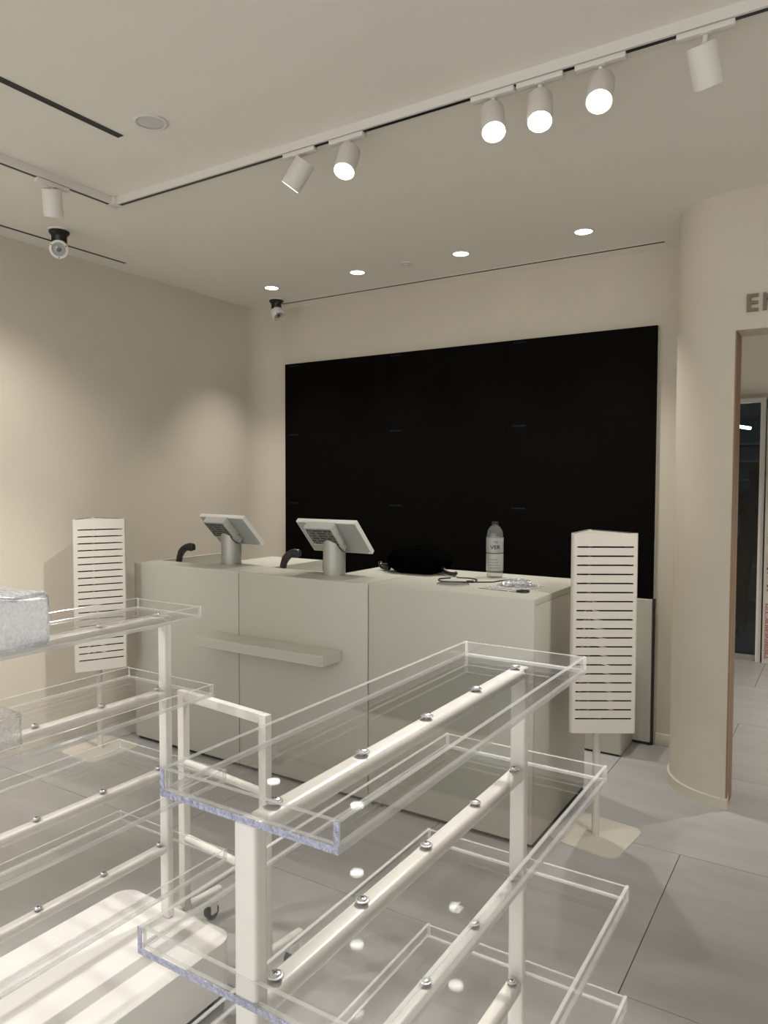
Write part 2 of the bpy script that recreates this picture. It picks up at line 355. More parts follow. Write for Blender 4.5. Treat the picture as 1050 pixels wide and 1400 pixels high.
# raised letters over the doorway
def text_mesh(name, txt, size, extrude, m, parent=None, offset=0.0):
    cu = bpy.data.curves.new(name, 'FONT'); cu.body = txt; cu.size = size; cu.extrude = extrude; cu.offset = offset; cu.resolution_u = 3
    to = bpy.data.objects.new(name, cu); COL.objects.link(to)
    bpy.context.view_layer.update()
    me = bpy.data.meshes.new_from_object(to.evaluated_get(bpy.context.evaluated_depsgraph_get()))
    bpy.data.objects.remove(to); bpy.data.curves.remove(cu)
    me.materials.clear(); me.materials.append(m); return me
sg = thing('wall_letters', 'bronze raised letters EN on the wall above the doorway', 'sign', (-.402, 3.741, 2.324))
px = 0.0
for ch, adv in (('E', .066), ('N', .07)):
    me = text_mesh('letter', ch, .108, .006, M_letter, offset=.0022)
    xs = [v.co.x for v in me.vertices]; x0 = min(xs)
    o = link('letter', me, sg, (px - x0, -.007, 0)); o.rotation_euler = (PI / 2, 0, 0); px += adv

# ------------------------------------------------------------------ video wall and low panel
VX0, VX1, VZ0, VZ1 = -3.70, -.938, .866, 2.447
t = thing('video_wall', 'large black video wall of nine displays behind the counter', 'video wall', (0, YB, 0))
obj('backing_frame', bx(nb(), (VX0 - .004, -.012, VZ0 - .003), (VX1 + .004, -.001, VZ1 + .004)), M_white, t)
pw, ph = (VX1 - VX0) / 3, (VZ1 - VZ0) / 3
pm = None; mm = None
for i in range(3):
    for j in range(3):
        c = (VX0 + (i + .5) * pw, -.02, VZ0 + (j + .5) * ph)
        if pm is None:
            o = obj('display', bx(nb(), (-pw / 2 + .0002, -.016, -ph / 2 + .0002), (pw / 2 - .0002, .008, ph / 2 - .0002), bev=.0004, seg=1), M_screen, t, c); pm = o.data
            b2 = nb()
            for k, (a, b) in enumerate(((-.045, -.028), (-.022, .004), (.008, .045))): bx(b2, (a, -.0172, -.006), (b, -.0162, .006))
            k = obj('mark', b2, M_mark, o, (-pw / 2 + .085, 0, ph / 2 - .018)); mm = k.data
        else:
            o = link('display', pm, t, c); link('mark', mm, o, (-pw / 2 + .085, 0, ph / 2 - .018))
t = thing('low_wall_panel', 'pale low panel at the wall under the black displays', 'panel', (0, YB, 0))
obj('panel', bx(nb(), (VX0, -.045, .018), (-.938, -.001, .862), bev=.002, seg=1), M_counter, t)
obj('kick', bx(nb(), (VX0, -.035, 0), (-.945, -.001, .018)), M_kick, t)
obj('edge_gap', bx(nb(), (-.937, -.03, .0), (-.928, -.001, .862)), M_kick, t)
t = thing('low_cabinet', 'white low cabinet on the floor behind the slotted stand near the counter end', 'cabinet', (-1.23, 4.29, 0))
obj('body', bx(nb(), (-.20, -.145, .01), (.195, .125, .50), bev=.003), M_counter, t)
obj('door', bx(nb(), (-.196, -.150, .014), (.191, -.1455, .47), bev=.001, seg=1), M_counter, t)
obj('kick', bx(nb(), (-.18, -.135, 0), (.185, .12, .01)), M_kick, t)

# ------------------------------------------------------------------ counter
CY0, CY1, CT = 2.885, 3.615, 1.06
def counter(x0, x1, well, label):
    g_ = .0018
    a, b = x0 + g_, x1 - g_; cx = (x0 + x1) / 2
    t = thing('counter_unit', label, 'counter', (cx, (CY0 + CY1) / 2, 0), group='sales counter units')
    P = lambda X, Y: (X - cx, Y - (CY0 + CY1) / 2)
    body = nb()
    def B(bm, X0, Y0, Z0, X1, Y1, Z1, bev=.003): bx(bm, (*P(X0, Y0), Z0), (*P(X1, Y1), Z1), bev=bev)
    if well:
        w0, w1, wy = well
        B(body, a, CY0 + .018, .02, b, CY1, .84)
        obj('carcass', body, M_counter_in, t)
        bm = nb(); B(bm, a, CY0, .02, b, CY0 + .018, CT, bev=.005); obj('front_panel', bm, M_counter, t)
        bm = nb(); B(bm, a, CY0 + .0182, CT - .03, b, wy, CT, bev=0)
        B(bm, w1, wy, CT - .03, b, CY1, CT, bev=0.0)
        if w0 - a > .005: B(bm, a, wy, CT - .03, w0, CY1, CT, bev=0.0)
        obj('worktop', bm, M_counter, t)
        for q in ((w1, wy - .02, w1 + .018, CY1), (b - .018, wy - .02, b, CY1), (a, wy, w0, CY1), (w0, wy - .018, w1, wy)):
            bm = nb(); B(bm, q[0], q[1], .84, q[2], q[3], CT - .03, bev=0); obj('well_side', bm, M_counter_in, t)
    else:
        B(body, a, CY0 + .018, .02, b, CY1, CT - .03); obj('carcass', body, M_counter_in, t)
        bm = nb(); B(bm, a, CY0, .02, b, CY0 + .018, CT, bev=.005); obj('front_panel', bm, M_counter, t)
        bm = nb(); B(bm, a, CY0 + .0182, CT - .03, b, CY1, CT, bev=.002); obj('worktop', bm, M_counter, t)
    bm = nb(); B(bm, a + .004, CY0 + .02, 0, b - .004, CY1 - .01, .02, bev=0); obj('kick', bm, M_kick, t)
    return t
X0, X1, X2, X3 = -3.575, -2.735, -1.905, -1.078
counter(X0, X1, (-3.548, -3.13, 3.06), 'off-white counter unit at the wall end with a recess for a scanner')
counter(X1, X2, (-2.722, -2.236, 3.15), 'middle off-white counter unit with recess and shelf below its terminal')
counter(X2, X3, None, 'off-white counter unit with flat top holding the water bottle')
t = thing('bag_shelf', 'off-white shelf projecting from the front of the counter', 'shelf', (0, CY0, 0))
bm = nb(); bx(bm, (-2.90, -.155, .672), (-2.06, -.0008, .724), bev=.002, seg=1); obj('board', bm, M_counter, t)
obj('wall_cleat', bx(nb(), (-2.80, -.02, .652), (-2.15, -.0008, .672)), M_counter, t)

# ------------------------------------------------------------------ point of sale terminals
def terminal(loc, label):
    t = thing('sales_terminal', label, 'terminal', loc, group='terminals on the counter')
    Yt, Zt, Yb_, Zb = -.075, .285, .085, .118      # tilted slab: top edge toward the customer
    d = Vector((0, Yb_ - Yt, Zb - Zt)); Ln = d.length; d.normalize(); n = Vector((0, -d.z, d.y))   # n: towards staff / up
    if n.z < 0: n = -n
    def slab(u0, u1, x0, x1, n0, n1, bev, name, m_, par):
        b = nb(); bx(b, (x0, u0, n0), (x1, u1, n1), bev=bev)
        mt = Matrix(((1, 0, 0, 0), (0, d.y, n.y, Yt), (0, d.z, n.z, Zt), (0, 0, 0, 1)))
        bmesh.ops.transform(b, matrix=mt, verts=b.verts); return obj(name, b, m_, par)
    tb = slab(0, Ln, -.19, .19, -.012, .012, .004, 'tablet', M_white, t)
    slab(.006, Ln - .006, -.184, .184, -.0135, -.0121, 0, 'shaded_back', mat('grey_back_shade', (.36, .37, .35), .45, noise=.01), tb)  # deeper grey inset carries the shade of the down-facing back
    slab(.006, Ln - .006, -.182, .182, .0122, .0134, 0, 'screen', M_screen, tb)
    slab(Ln - .018, Ln - .008, .172, .182, -.0150, -.0137, 0, 'port_light', M_white, tb)
    bk = slab(-.004, .128, -.112, .066, -.058, -.0137, .003, 'card_reader', M_posback, t)
    slab(.004, .116, -.104, .056, -.0596, -.0582, 0, 'data_plate', M_card, bk)
    slab(.1282, .178, -.058, .058, -.054, -.0137, .006, 'neck', M_posback, t)
    b = nb(); nseg = 32; r = .0585; lo = []; hi = []
    for k in range(nseg):
        a = 2 * PI * k / nseg; x, y_ = r * math.cos(a), r * math.sin(a)
        zt = Zt + (y_ - Yt) * (d.z / d.y) - .0205 - (.046 if y_ < .02 else 0)
        lo.append(b.verts.new((x, y_, 0))); hi.append(b.verts.new((x, y_, zt)))
    b.faces.new(lo[::-1]); b.faces.new(hi)
    for k in range(nseg): b.faces.new((lo[k], lo[(k + 1) % nseg], hi[(k + 1) % nseg], hi[k]))
    obj('pole', b, M_alu, t)
    b = nb(); tube(b, spline([(.062, -.06, .165), (.068, -.045, .145), (.066, -.02, .13), (.06, .01, .12)]), .003, 6); obj('cable', b, M_black, t)
    return t
t1 = terminal((-2.25, 3.088, CT), 'white tablet terminal on grey pole on the counter in front of the black screens')
dup(t1, (-3.055, 3.165, CT), rz=math.radians(-5), label='white tablet terminal on grey pole on the wall end counter unit')

def scanner(loc, rz, label):
    t = thing('barcode_scanner', label, 'scanner', loc, rz, group='barcode scanners in the counter recesses')
    b = nb(); lathe(b, [(0, 0), (.032, 0), (.032, .008), (.02, .02), (.016, .03), (0, .03)], 20); obj('base', b, M_black, t)
    b = nb(); tube(b, spline([(0, 0, .025), (0, 0, .12), (.004, 0, .21), (.018, 0, .262), (.045, 0, .292), (.075, 0, .303), (.108, 0, .300)], 6),
                   [.012] * 6 + [.015] * 6 + [.019] * 6 + [.021] * 6 + [.020] * 6 + [.021] * 6 + [.017], 12, flat=1.25); obj('handle', b, M_black, t)
    b = nb(); bx(b, (.104, -.02, .283), (.112, .02, .317), bev=.003); obj('window', b, M_dark, t)
    return t
sc1 = scanner((-3.465, 3.13, .8402), math.radians(12), 'black barcode scanner in the recess at the wall end of the counter')
dup(sc1, (-2.688, 3.19, .8402), rz=math.radians(12), label='black barcode scanner in the recess of the middle counter unit')

# ------------------------------------------------------------------ things on the counter
bm = nb(); bmesh.ops.create_uvsphere(bm, u_segments=40, v_segments=22, radius=1.0)
for v in bm.verts:
    x, y_, z = v.co
    k = 1 + .05 * math.sin(4 * x + 2) * math.cos(3 * y_) + .02 * math.sin(7 * x + 3 * y_)
    prof = (1 - .45 * max(0, x) ** 2) * (1 - .55 * max(0, -x) ** 3)
    v.co = Vector((math.copysign(abs(x) ** .8, x) * .188 * k, y_ * .13 * k, max(-.062, math.copysign(abs(z) ** .7, z) * .078 * k * prof + .005 * math.sin(9 * x))))
t = thing('black_bag', 'soft black cloth bag lying on the counter', 'bag', (-1.93, 3.42, CT + .0625))
obj('body', bm, M_matblack, t)
bm = nb(); tube(bm, spline([(-.16, -.02, -.03), (-.21, -.03, -.035), (-.225, -.035, -.02), (-.21, -.04, -.045), (-.15, -.06, -.046)]), .011, 8); obj('strap', bm, M_black, t)
bm = nb(); tube(bm, spline([(.15, -.03, -.02), (.20, -.06, -.045), (.245, -.07, -.048), (.235, -.03, -.049)]), .010, 8); obj('strap', bm, M_black, t)
bm = nb(); bmesh.ops.create_uvsphere(bm, u_segments=10, v_segments=6, radius=.005, matrix=Matrix.Translation((-.213, -.045, -.025))); obj('rivet', bm, M_steel, t)

t = thing('thin_cable', 'thin black cable looped on the counter beside the black bag', 'cable', (-1.6, 3.25, CT))
z = .0035
bm = nb(); tube(bm, spline([(-.07, .03, z), (-.10, -.03, z), (-.05, -.10, z), (.05, -.07, z), (.16, .0, z), (.18, .05, z), (.20, .10, z), (.25, .13, z), (.30, .14, z)], 8), .0032, 6); obj('cord', bm, M_black, t)
bm = nb(); tube(bm, spline([(-.05, .06, z), (.02, .07, z), (.07, .04, z), (.09, -.02, z)], 8), .003, 6); obj('cord', bm, M_black, t)
bm = nb(); cyl(bm, (.065, -.066, .006), (.095, -.048, .006), .006, n=10); obj('plug', bm, M_black, t)
bm = nb(); lathe(bm, [(.075, 0), (.078, .001), (.076, .006), (.070, .007), (.030, .005), (0, .005)], 32)
tag(obj('plastic_disc', bm, clear('thin_clear_disc', tint=(.93, .93, .93), white=.08, f0=.12, rough=.05), loc=(-1.56, 3.09, CT + .0005)), 'clear plastic disc lying flat on the counter by the black bag', 'disc')

t = thing('water_bottle', 'clear plastic water bottle with pale label standing on the counter', 'bottle', (-1.505, 3.45, CT))
H = .279; r = .0425
bm = nb(); lathe(bm, [(0, .004), (r * .75, .001), (r * .93, .004), (r * .96, .012), (r * .9, .02), (r, .03), (r, .075), (r * .985, .08), (r, .085), (r, .135), (r, .212), (r * .96, .228), (r * .82, .245), (r * .6, .258), (r * .36, .266), (r * .33, .274), (0, .274)], 36); obj('body', bm, M_bottle, t)
bm = nb(); lathe(bm, [(r * .34, .268), (r * .42, .269), (r * .42, .282), (r * .38, .2845), (0, .2845)], 24); obj('cap', bm, M_black, t)
bm = nb(); lathe(bm, [(r + .0006, .128), (r + .0012, .129), (r + .0012, .203), (r + .0006, .204)], 40); lb = obj('label_band', bm, M_label, t)
bm = nb(); lathe(bm, [(r + .0006, .036), (r + .0012, .037), (r + .0012, .122), (r + .0006, .123)], 40); l2 = obj('lower_label', bm, M_label, t)
for z in (.127, .205, .034, .124):
    bm = nb(); lathe(bm, [(r + .0008, z - .001), (r + .0016, z), (r + .0008, z + .001)], 36); obj('label_line', bm, M_dark, lb)
camdir = math.atan2(-3.45, 1.505)    # the print faces the shop
def wrap(me, R_, ang0, z0):
    for v in me.vertices:
        a = ang0 + v.co.x / R_; rr = R_ + v.co.z; v.co = Vector((rr * math.cos(a), rr * math.sin(a), z0 + v.co.y))
me = text_mesh('brand_print', 'VER', .026, .0002, M_dark, offset=.0006)
xs = [v.co.x for v in me.vertices]; cxm = (min(xs) + max(xs)) / 2
for v in me.vertices: v.co.x = (v.co.x - cxm) * 1.15
wrap(me, r + .0016, camdir + .06, .148); link('brand_print', me, lb)
b2 = nb(); tube(b2, spline([(-.010, .012, 0), (-.004, .016, 0), (.0, .010, 0), (.006, .016, 0), (.012, .013, 0), (.007, .008, 0), (.003, .006, 0)], 5), .0011, 5)
me = bpy.data.meshes.new('leaf_mark'); b2.to_mesh(me); b2.free(); me.materials.append(M_dark); wrap(me, r + .0016, camdir + .06, .170); link('leaf_mark', me, lb)
b2 = nb()
random.seed(3)
for row in range(4):
    x = -.028
    while x < .026:
        ln = random.uniform(.004, .011); bx(b2, (x, .014 * row, -.0002), (x + ln, .014 * row + .003, .0003)); x += ln + .003
me = bpy.data.meshes.new('small_print'); b2.to_mesh(me); b2.free(); me.materials.append(mat('grey_ink', (.12, .12, .12), .6)); wrap(me, r + .0016, camdir - .1, .05); link('small_print', me, l2)

t = thing('printed_sheet', 'white sheet of paper with rows of small print on the counter', 'paper', (-1.29, 3.165, CT), math.radians(-6))
obj('sheet', bx(nb(), (-.105, -.13, .0003), (.105, .13, .0013)), M_paper, t)
t = thing('crumpled_wrapper', 'crumpled clear plastic wrapper lying on the printed sheet', 'wrapper', (-1.285, 3.21, CT + .0015), .3)
bm = nb(); bmesh.ops.create_icosphere(bm, subdivisions=3, radius=1)
for v in bm.verts:
    x, y_, z = v.co; k = 1 + random.uniform(-.28, .2); v.co = Vector((x * .085 * k, y_ * .05 * k, max(0, z * .03 * k + .004)))
obj('film', bm, M_cello, t, angle=5)
bm = nb()
for v0 in ((.04, -.05),):
    lathe(bm, [(0, .001), (.03, .001), (.028, .006), (0, .008)], 16, mtx=Matrix.Translation((v0[0], v0[1] - .02, 0)))
tag(obj('bottle_cap', bm, M_black, loc=(-1.235, 3.12, CT + .0018)), 'small flat black cap on the edge of the printed sheet', 'cap')

# ------------------------------------------------------------------ slotted display stands (three slotted faces around a post)
def stand(loc, rz, label):
    t = thing('slotted_stand', label, 'display stand', loc, rz, group='slotted display stands')
    S = .300; ap = S / (2 * math.sqrt(3)); z0, z1 = .482, 1.332; th = .006; cr = .016
    bmP = nb(); prism(bmP, rrect(-.155, -.165, .155, .165, .05), 0, .007); bo = obj('base_plate', bmP, M_stand, t); bo.rotation_euler.z = math.radians(-7) - rz
    b = nb(); cyl(b, (0, 0, .007), (0, 0, z0 + .06), .0165, n=20); obj('post', b, M_stand, t)
    ns = 20; sl = .238; zf, zl = .058, .062; pitch_s = (z1 - z0 - zf - zl) / (ns - 1); hs = .0034
    # one slotted face in its own plane (x across, z up); outside faces -y
    half = S / 2 - cr * 1.2
    zs = [0]
    for k in range(ns):
        zc_ = zl + k * pitch_s; zs += [zc_ - hs, zc_ + hs]
    zs.append(z1 - z0)
    b = nb()
    bx(b, (-half, 0, 0), (-sl / 2, th, z1 - z0)); bx(b, (sl / 2, 0, 0), (half, th, z1 - z0))
    for k in range(0, len(zs), 2): bx(b, (-sl / 2, 0, zs[k]), (sl / 2, th, zs[k + 1]))
    bmesh.ops.remove_doubles(b, verts=b.verts, dist=1e-5)
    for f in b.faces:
        if min(v.co.y for v in f.verts) > th * .9: f.material_index = 1  # inner faces coloured dark for the shade behind the slots
    face = None
    for k in range(3):
        a = k * 2 * PI / 3
        mt = Matrix.Rotation(a, 4, 'Z') @ Matrix.Translation((0, -ap, z0))
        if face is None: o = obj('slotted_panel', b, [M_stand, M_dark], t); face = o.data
        else: o = link('slotted_panel', face, t)
        o.matrix_local = mt
    # rounded corner strips
    for k in range(3):
        a0 = -PI / 2 + k * 2 * PI / 3; b = nb()
        nA = Vector((math.cos(a0), math.sin(a0))); a1 = a0 + 2 * PI / 3; nB = Vector((math.cos(a1), math.sin(a1)))
        tA = Vector((-nA.y, nA.x)); cen = nA * ap + tA * half - nA * cr
        arcp = []
        s1 = nB * ap - Vector((-nB.y, nB.x)) * half
        cen = (nA * ap + tA * half) * .5 + s1 * .5
        e0, e1 = nA * ap + tA * half, s1; tip = (cen.normalized()) * (ap * 2 - cr * .75)
        for i in range(9):
            u = i / 8; arcp.append(e0 * (1 - u) ** 2 + tip * 2 * u * (1 - u) + e1 * u * u)
        poly = [tuple(p) for p in arcp] + [tuple(p * .94) for p in arcp[::-1]]
        prism(b, poly, z0, z1); obj('corner', b, M_stand, t)
    # lid and floor of the head
    rim = []
    for k in range(3):
        a0 = -PI / 2 + k * 2 * PI / 3; nA = Vector((math.cos(a0), math.sin(a0))); tA = Vector((-nA.y, nA.x))
        rim += [tuple((nA * ap * .97 - tA * half)), tuple((nA * ap * .97 + tA * half))]
    b = nb(); prism(b, rim, z1 - .008, z1 - .003); obj('top_cap', b, M_stand, t)
    b = nb(); prism(b, rim, z0 + .002, z0 + .006); obj('bottom_cap', b, M_stand, t)
    return t
# facing: outside normal of first panel is local -y
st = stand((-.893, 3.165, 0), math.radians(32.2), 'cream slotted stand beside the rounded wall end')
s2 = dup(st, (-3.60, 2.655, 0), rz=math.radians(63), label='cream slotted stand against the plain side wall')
for c_ in s2.children:
    if c_.name.startswith('base_plate'): c_.rotation_euler.z = math.radians(-63)

# ------------------------------------------------------------------ acrylic shelf racks on plinths
K = 1.35 / 1.55
zz = lambda z: CAMH - K * (CAMH - z)
PT = 0.20
def rack(cx, label):
    t = thing('display_rack', label, 'display rack', (cx, 0, PT), group='acrylic shelf racks')
    yn, yf = .735 * K, 1.762 * K
    hw, hd = .0202 * K, .0142 * K
    TOPZ = [zz(1.08), zz(.82), zz(.54), zz(.268)]
    HW = [.164 * K, .2185 * K, .2745 * K, .2745 * K]
    def B(bm, a, b, bev, seg=3): bx(bm, (a[0], a[1], a[2] - PT), (b[0], b[1], b[2] - PT), bev=bev, seg=seg)
    for yc in (yn + hd, yf - hd):
        b = nb(); B(b, (-hw, yc - hd, PT), (hw, yc + hd, TOPZ[0] - .0005), .0055); obj('post', b, M_cream, t)
    for i, zt in enumerate(TOPZ):
        b = nb(); B(b, (-hw * 1.04, yn + 2 * hd - .003, zt - .027), (hw * 1.04, yf - 2 * hd + .003, zt - .0002), .0115, 5); obj('rail', b, M_cream, t)
        # tray: floor, two long walls, two inset end walls, one clear shell
        W = HW[i]; y0, y1 = yn - .002, yf + .004; wt, ft, hh = .0075, .0085, .037
        b = nb()
        def S(x0, ya, z0, x1, yb, z1):
            bx(b, (x0, ya, z0 + zt - PT), (x1, yb, z1 + zt - PT), bev=.0009, seg=1)
        S(-W, y0, 0, W, y1, ft); S(-W, y0, ft + .0002, -W + wt, y1, hh); S(W - wt, y0, ft + .0002, W, y1, hh)
        S(-W + wt + .0002, y0 + .001, ft + .0002, W - wt - .0002, y0 + wt, hh - .001); S(-W + wt + .0002, y1 - wt, ft + .0002, W - wt - .0002, y1 - .001, hh - .001)
        b.faces.ensure_lookup_table(); b.normal_update()
        for f in b.faces:
            mn = [min(v.co[k] for v in f.verts) for k in range(3)]; mx = [max(v.co[k] for v in f.verts) for k in range(3)]
            dd = sorted(mx[k] - mn[k] for k in range(3))
            if dd[1] < .0125: f.material_index = 1
        tr = obj('tray', b, [M_acry, M_acedge], t)
        # coloured cut edge at the near end
        b = nb(); e = .0012
        bx(b, (-W, y0 - e, zt - PT), (W, y0 - .0001, zt + ft - PT)); bx(b, (-W, y0 - e, zt + ft - PT), (-W + wt, y0 - .0001, zt + hh - PT)); bx(b, (W - wt, y0 - e, zt + ft - PT), (W, y0 - .0001, zt + hh - PT))
        obj('cut_edge', b, M_lav, tr)['label'] = 'lavender cut edge of the clear tray'
        for k in range(5):
            yy = (.80 + .2285 * k) * K
            if SC[0] is None:
                b = nb(); lathe(b, [(.0045, -.0042), (.0045, 0), (.0108, 0), (.0112, .0008), (.0105, .0018), (.0078, .0021), (.0074, .0036), (.006, .0046), (0, .0048)], 16)
                bx(b, (-.0042, -.0009, .0042), (.0042, .0009, .0050), mi=1); bx(b, (-.0009, -.0042, .0042), (.0009, .0042, .0050), mi=1)
                o = obj('screw', b, [M_steel, M_dark], tr, (0, yy, zt + ft - PT - .0040)); SC[0] = o.data
            else: link('screw', SC[0], tr, (0, yy, zt + ft - PT - .0040))
    return t
SC = [None]
XF, XLk = -.690 * K, -2.008 * K
rk = rack(XF, 'cream rack of clear acrylic trays with bare empty shelves')
dup(rk, (XLk, 0, PT), label='cream rack of clear acrylic trays with wrapped parcels on its shelves')
def plinth(cx, label):
    t = thing('plinth', label, 'plinth', (cx, 0, 0), group='plinths under the racks')
    y0, y1, W = .655 * K, 1.797 * K, .278 * K
    b = nb(); prism(b, rrect(-W, y0, W, y1, .055, 10), .048, PT - .0003); obj('body', b, M_plinth, t)
    for sx in (-1, 1):
        for yy in (y0 + .09, y1 - .06):
            b = nb(); cyl(b, (sx * (W - .05) - .009, yy, .022), (sx * (W - .05) + .009, yy, .022), .0218, n=18); cs = obj('caster_wheel', b, M_rubber, t)
            b = nb(); bx(b, (sx * (W - .05) - .014, yy - .016, .03), (sx * (W - .05) + .014, yy + .016, .048)); obj('caster_fork', b, M_alu, cs)
    return t
plinth(XF, 'white low plinth on casters under the empty acrylic rack')
plinth(XLk, 'white low plinth on casters under the rack with wrapped parcels')

# wrapped parcels on the rack by the side wall
bm = nb(); bx(bm, (-.13, -.16, 0), (.13, .16, .125), bev=.014, seg=3)
bmesh.ops.subdivide_edges(bm, edges=bm.edges[:], cuts=3, use_grid_fill=True)
for v in bm.verts:
    k = .006 * math.sin(40 * v.co.x + 3) * math.cos(36 * v.co.y) + random.uniform(-.004, .004)
    v.co.z = max(0, v.co.z + (k + .014 * math.exp(-((v.co.y - .02) / .06) ** 2) if v.co.z > .05 else 0)); v.co.x += random.uniform(-.003, .003); v.co.y += random.uniform(-.003, .003)
tag(obj('wrapped_parcel', bm, M_wrap, loc=(XLk + .0, (1.225 * K) - .166, zz(1.08) + .0108)), 'block in bubble wrap on the top tray of the rack', 'parcel')
bm = nb(); bx(bm, (-.135, -.13, 0), (.135, .13, .082), bev=.006, seg=2)
bmesh.ops.subdivide_edges(bm, edges=bm.edges[:], cuts=2, use_grid_fill=True)
for v in bm.verts: v.co += Vector((random.uniform(-.003, .003), random.uniform(-.003, .003), random.uniform(0, .003)))
tag(obj('wrapped_parcel', bm, M_film, loc=(XLk, (1.13 * K) - .134, zz(.82) + .0108)), 'box shrink-wrapped in clear film on the second tray of the rack', 'parcel')

# ------------------------------------------------------------------ small rolling frame behind the racks
t = thing('rolling_frame', 'cream tubular frame on casters standing behind the racks', 'frame', (-1.878, 1.712, 0), math.atan2(-.045, .404))
Wd = .405
hw = .0165
for x in (0, Wd):
    b = nb(); bx(b, (x - hw, -hw * .8, .082), (x + hw, hw * .8, .842), bev=.003); obj('upright', b, M_cream, t)
    b = nb(); bx(b, (x - .014, -.085, .075), (x + .014, -hw * .8 - .0002, .103), bev=.009, seg=3); bx(b, (x - .014, hw * .8 + .0002, .075), (x + .014, .155, .103), bev=.009, seg=3); obj('foot_bar', b, M_cream, t)
b = nb(); bx(b, (hw, -hw * .8, .812), (Wd - hw, hw * .8, .842), bev=.003); obj('top_bar', b, M_cream, t)
for z in (.597, .338):
    b = nb(); cyl(b, (hw - .002, 0, z), (Wd - hw + .002, 0, z), .0125, n=14); obj('cross_bar', b, M_cream, t)
for x in (0, Wd):
    for yy in (.11, -.07):
        b = nb(); cyl(b, (x - .010, yy, .0265), (x + .010, yy, .0265), .026, n=22); cs = obj('caster_wheel', b, M_rubber, t)
        b = nb(); cyl(b, (x - .0115, yy, .0265), (x + .0115, yy, .0265), .013, n=16); obj('hub', b, M_alu, cs)
        b = nb(); bx(b, (x - .017, yy - .022, .052), (x + .017, yy + .022, .075), bev=.004); bx(b, (x - .016, yy - .012, .022), (x - .012, yy + .014, .056)); bx(b, (x + .012, yy - .012, .022), (x + .016, yy + .014, .056)); obj('caster_fork', b, M_white, cs)

# ------------------------------------------------------------------ ceiling: track, spots, downlights, diffusers, cameras
TY0, TW, TH = 2.295, .036, .033           # near face of the cross run
TX0 = -2.95
t = thing('lighting_track', 'white angled lighting track fixed to the ceiling', 'track', (0, 0, ZC))
def run(a, b, along):
    bm = nb(); s_ = nb()
    if along == 'x':
        bx(bm, (a, TY0, -TH), (b, TY0 + .0098, -.0002)); bx(bm, (a, TY0 + .0262, -TH), (b, TY0 + TW, -.0002)); bx(bm, (a, TY0 + .0098, -.016), (b, TY0 + .0262, -.0002))
        bx(s_, (a, TY0 + .010, -TH - .0004), (b, TY0 + .026, -.0162))
    else:
        bx(bm, (TX0 - TW, a, -TH), (TX0 - .0262, b, -.0002)); bx(bm, (TX0 - .0098, a, -TH), (TX0, b, -.0002)); bx(bm, (TX0 - .0262, a, -.016), (TX0 - .0098, b, -.0002))
        bx(s_, (TX0 - .026, a, -TH - .0004), (TX0 - .010, b, -.0162))
    o = obj('rail', bm, M_track, t); obj('contact_strip', s_, M_black, o)
run(TX0 + .02, 2.6, 'x'); run(-.9, TY0 - .02, 'y')
bm = nb(); bx(bm, (TX0 - TW - .002, TY0 - .019, -TH - .003), (TX0 + .019, TY0 + TW + .002, -.0002), bev=.004); obj('corner_joint', bm, M_track, t)

def spot(pos, d, along, lit, label, group, watts=None, angle=52, warm=(1, .965, .90), adj=0.0):
    """pos: centre of the head; d: where it points"""
    d = Vector(d).normalized()
    t = thing('track_spotlight', label, 'spotlight', (pos[0], pos[1], ZC), group=group)
    P = lambda p: (p[0] - pos[0], p[1] - pos[1], p[2] - ZC)
    bm = nb(); ax = .078; zt = -TH - .0012
    off = adj
    if along == 'x':
        cyl_y = TY0 + TW / 2 - pos[1]
        bx(bm, (off - ax, cyl_y - .014, zt - .017), (off + ax, cyl_y + .014, zt), bev=.003)
        st_ = Vector((0, cyl_y, zt - .017))
    else:
        cyl_x = TX0 - TW / 2 - pos[0]
        bx(bm, (cyl_x - .014, off - ax, zt - .017), (cyl_x + .014, off + ax, zt), bev=.003)
        st_ = Vector((cyl_x, 0, zt - .017))
    ad = obj('adapter', bm, M_track, t)
    c = Vector((0, 0, pos[2] - ZC)); L_ = .112; R_ = .041
    q = d.to_track_quat('Z', 'Y').to_matrix().to_4x4(); mt = Matrix.Translation(c) @ q
    bm = nb(); lathe(bm, [(0, -L_ / 2), (R_ * .96, -L_ / 2), (R_, -L_ / 2 + .003), (R_, L_ / 2), (R_ * .93, L_ / 2), (R_ * .90, L_ / 2 - .010), (0, L_ / 2 - .011)], 32, mtx=mt); obj('head', bm, M_track, t)
    piv = c - d * .030
    bm = nb(); tube(bm, [st_, st_ * .35 + piv * .65, piv], .0075, 10); cyl(bm, st_ - Vector((0, 0, .004)), st_, .016, n=16); obj('stem', bm, M_track, t)
    if lit:
        bm = nb(); lathe(bm, [(0, L_ / 2 - .0065), (R_ * .88, L_ / 2 - .0085)], 28, mtx=mt); obj('lens', bm, M_lens, t)
    else:
        bm = nb(); lathe(bm, [(0, L_ / 2 - .0065), (R_ * .88, L_ / 2 - .0085)], 28, mtx=mt); obj('lens', bm, M_smoke, t)
    if lit:
        ld = bpy.data.lights.new('spot_beam', 'SPOT'); ld.energy = watts or SPOT_W; ld.spot_size = math.radians(angle); ld.spot_blend = 0.95; ld.shadow_soft_size = .032; ld.color = warm
        lo = bpy.data.objects.new('spot_beam', ld); COL.objects.link(lo); lo.parent = t
        lo.matrix_local = Matrix.Translation(c + d * (L_ / 2 + .004)) @ (-d).to_track_quat('Z', 'Y').to_matrix().to_4x4()
    return t
yt = TY0 + TW / 2
def tocam(x, y_, tilt=62, side=0.0):
    h = Vector((-x, -y_, 0)).normalized(); h = Matrix.Rotation(side, 3, 'Z') @ h; a = math.radians(tilt)
    return h * math.cos(a) + Vector((0, 0, -math.sin(a)))
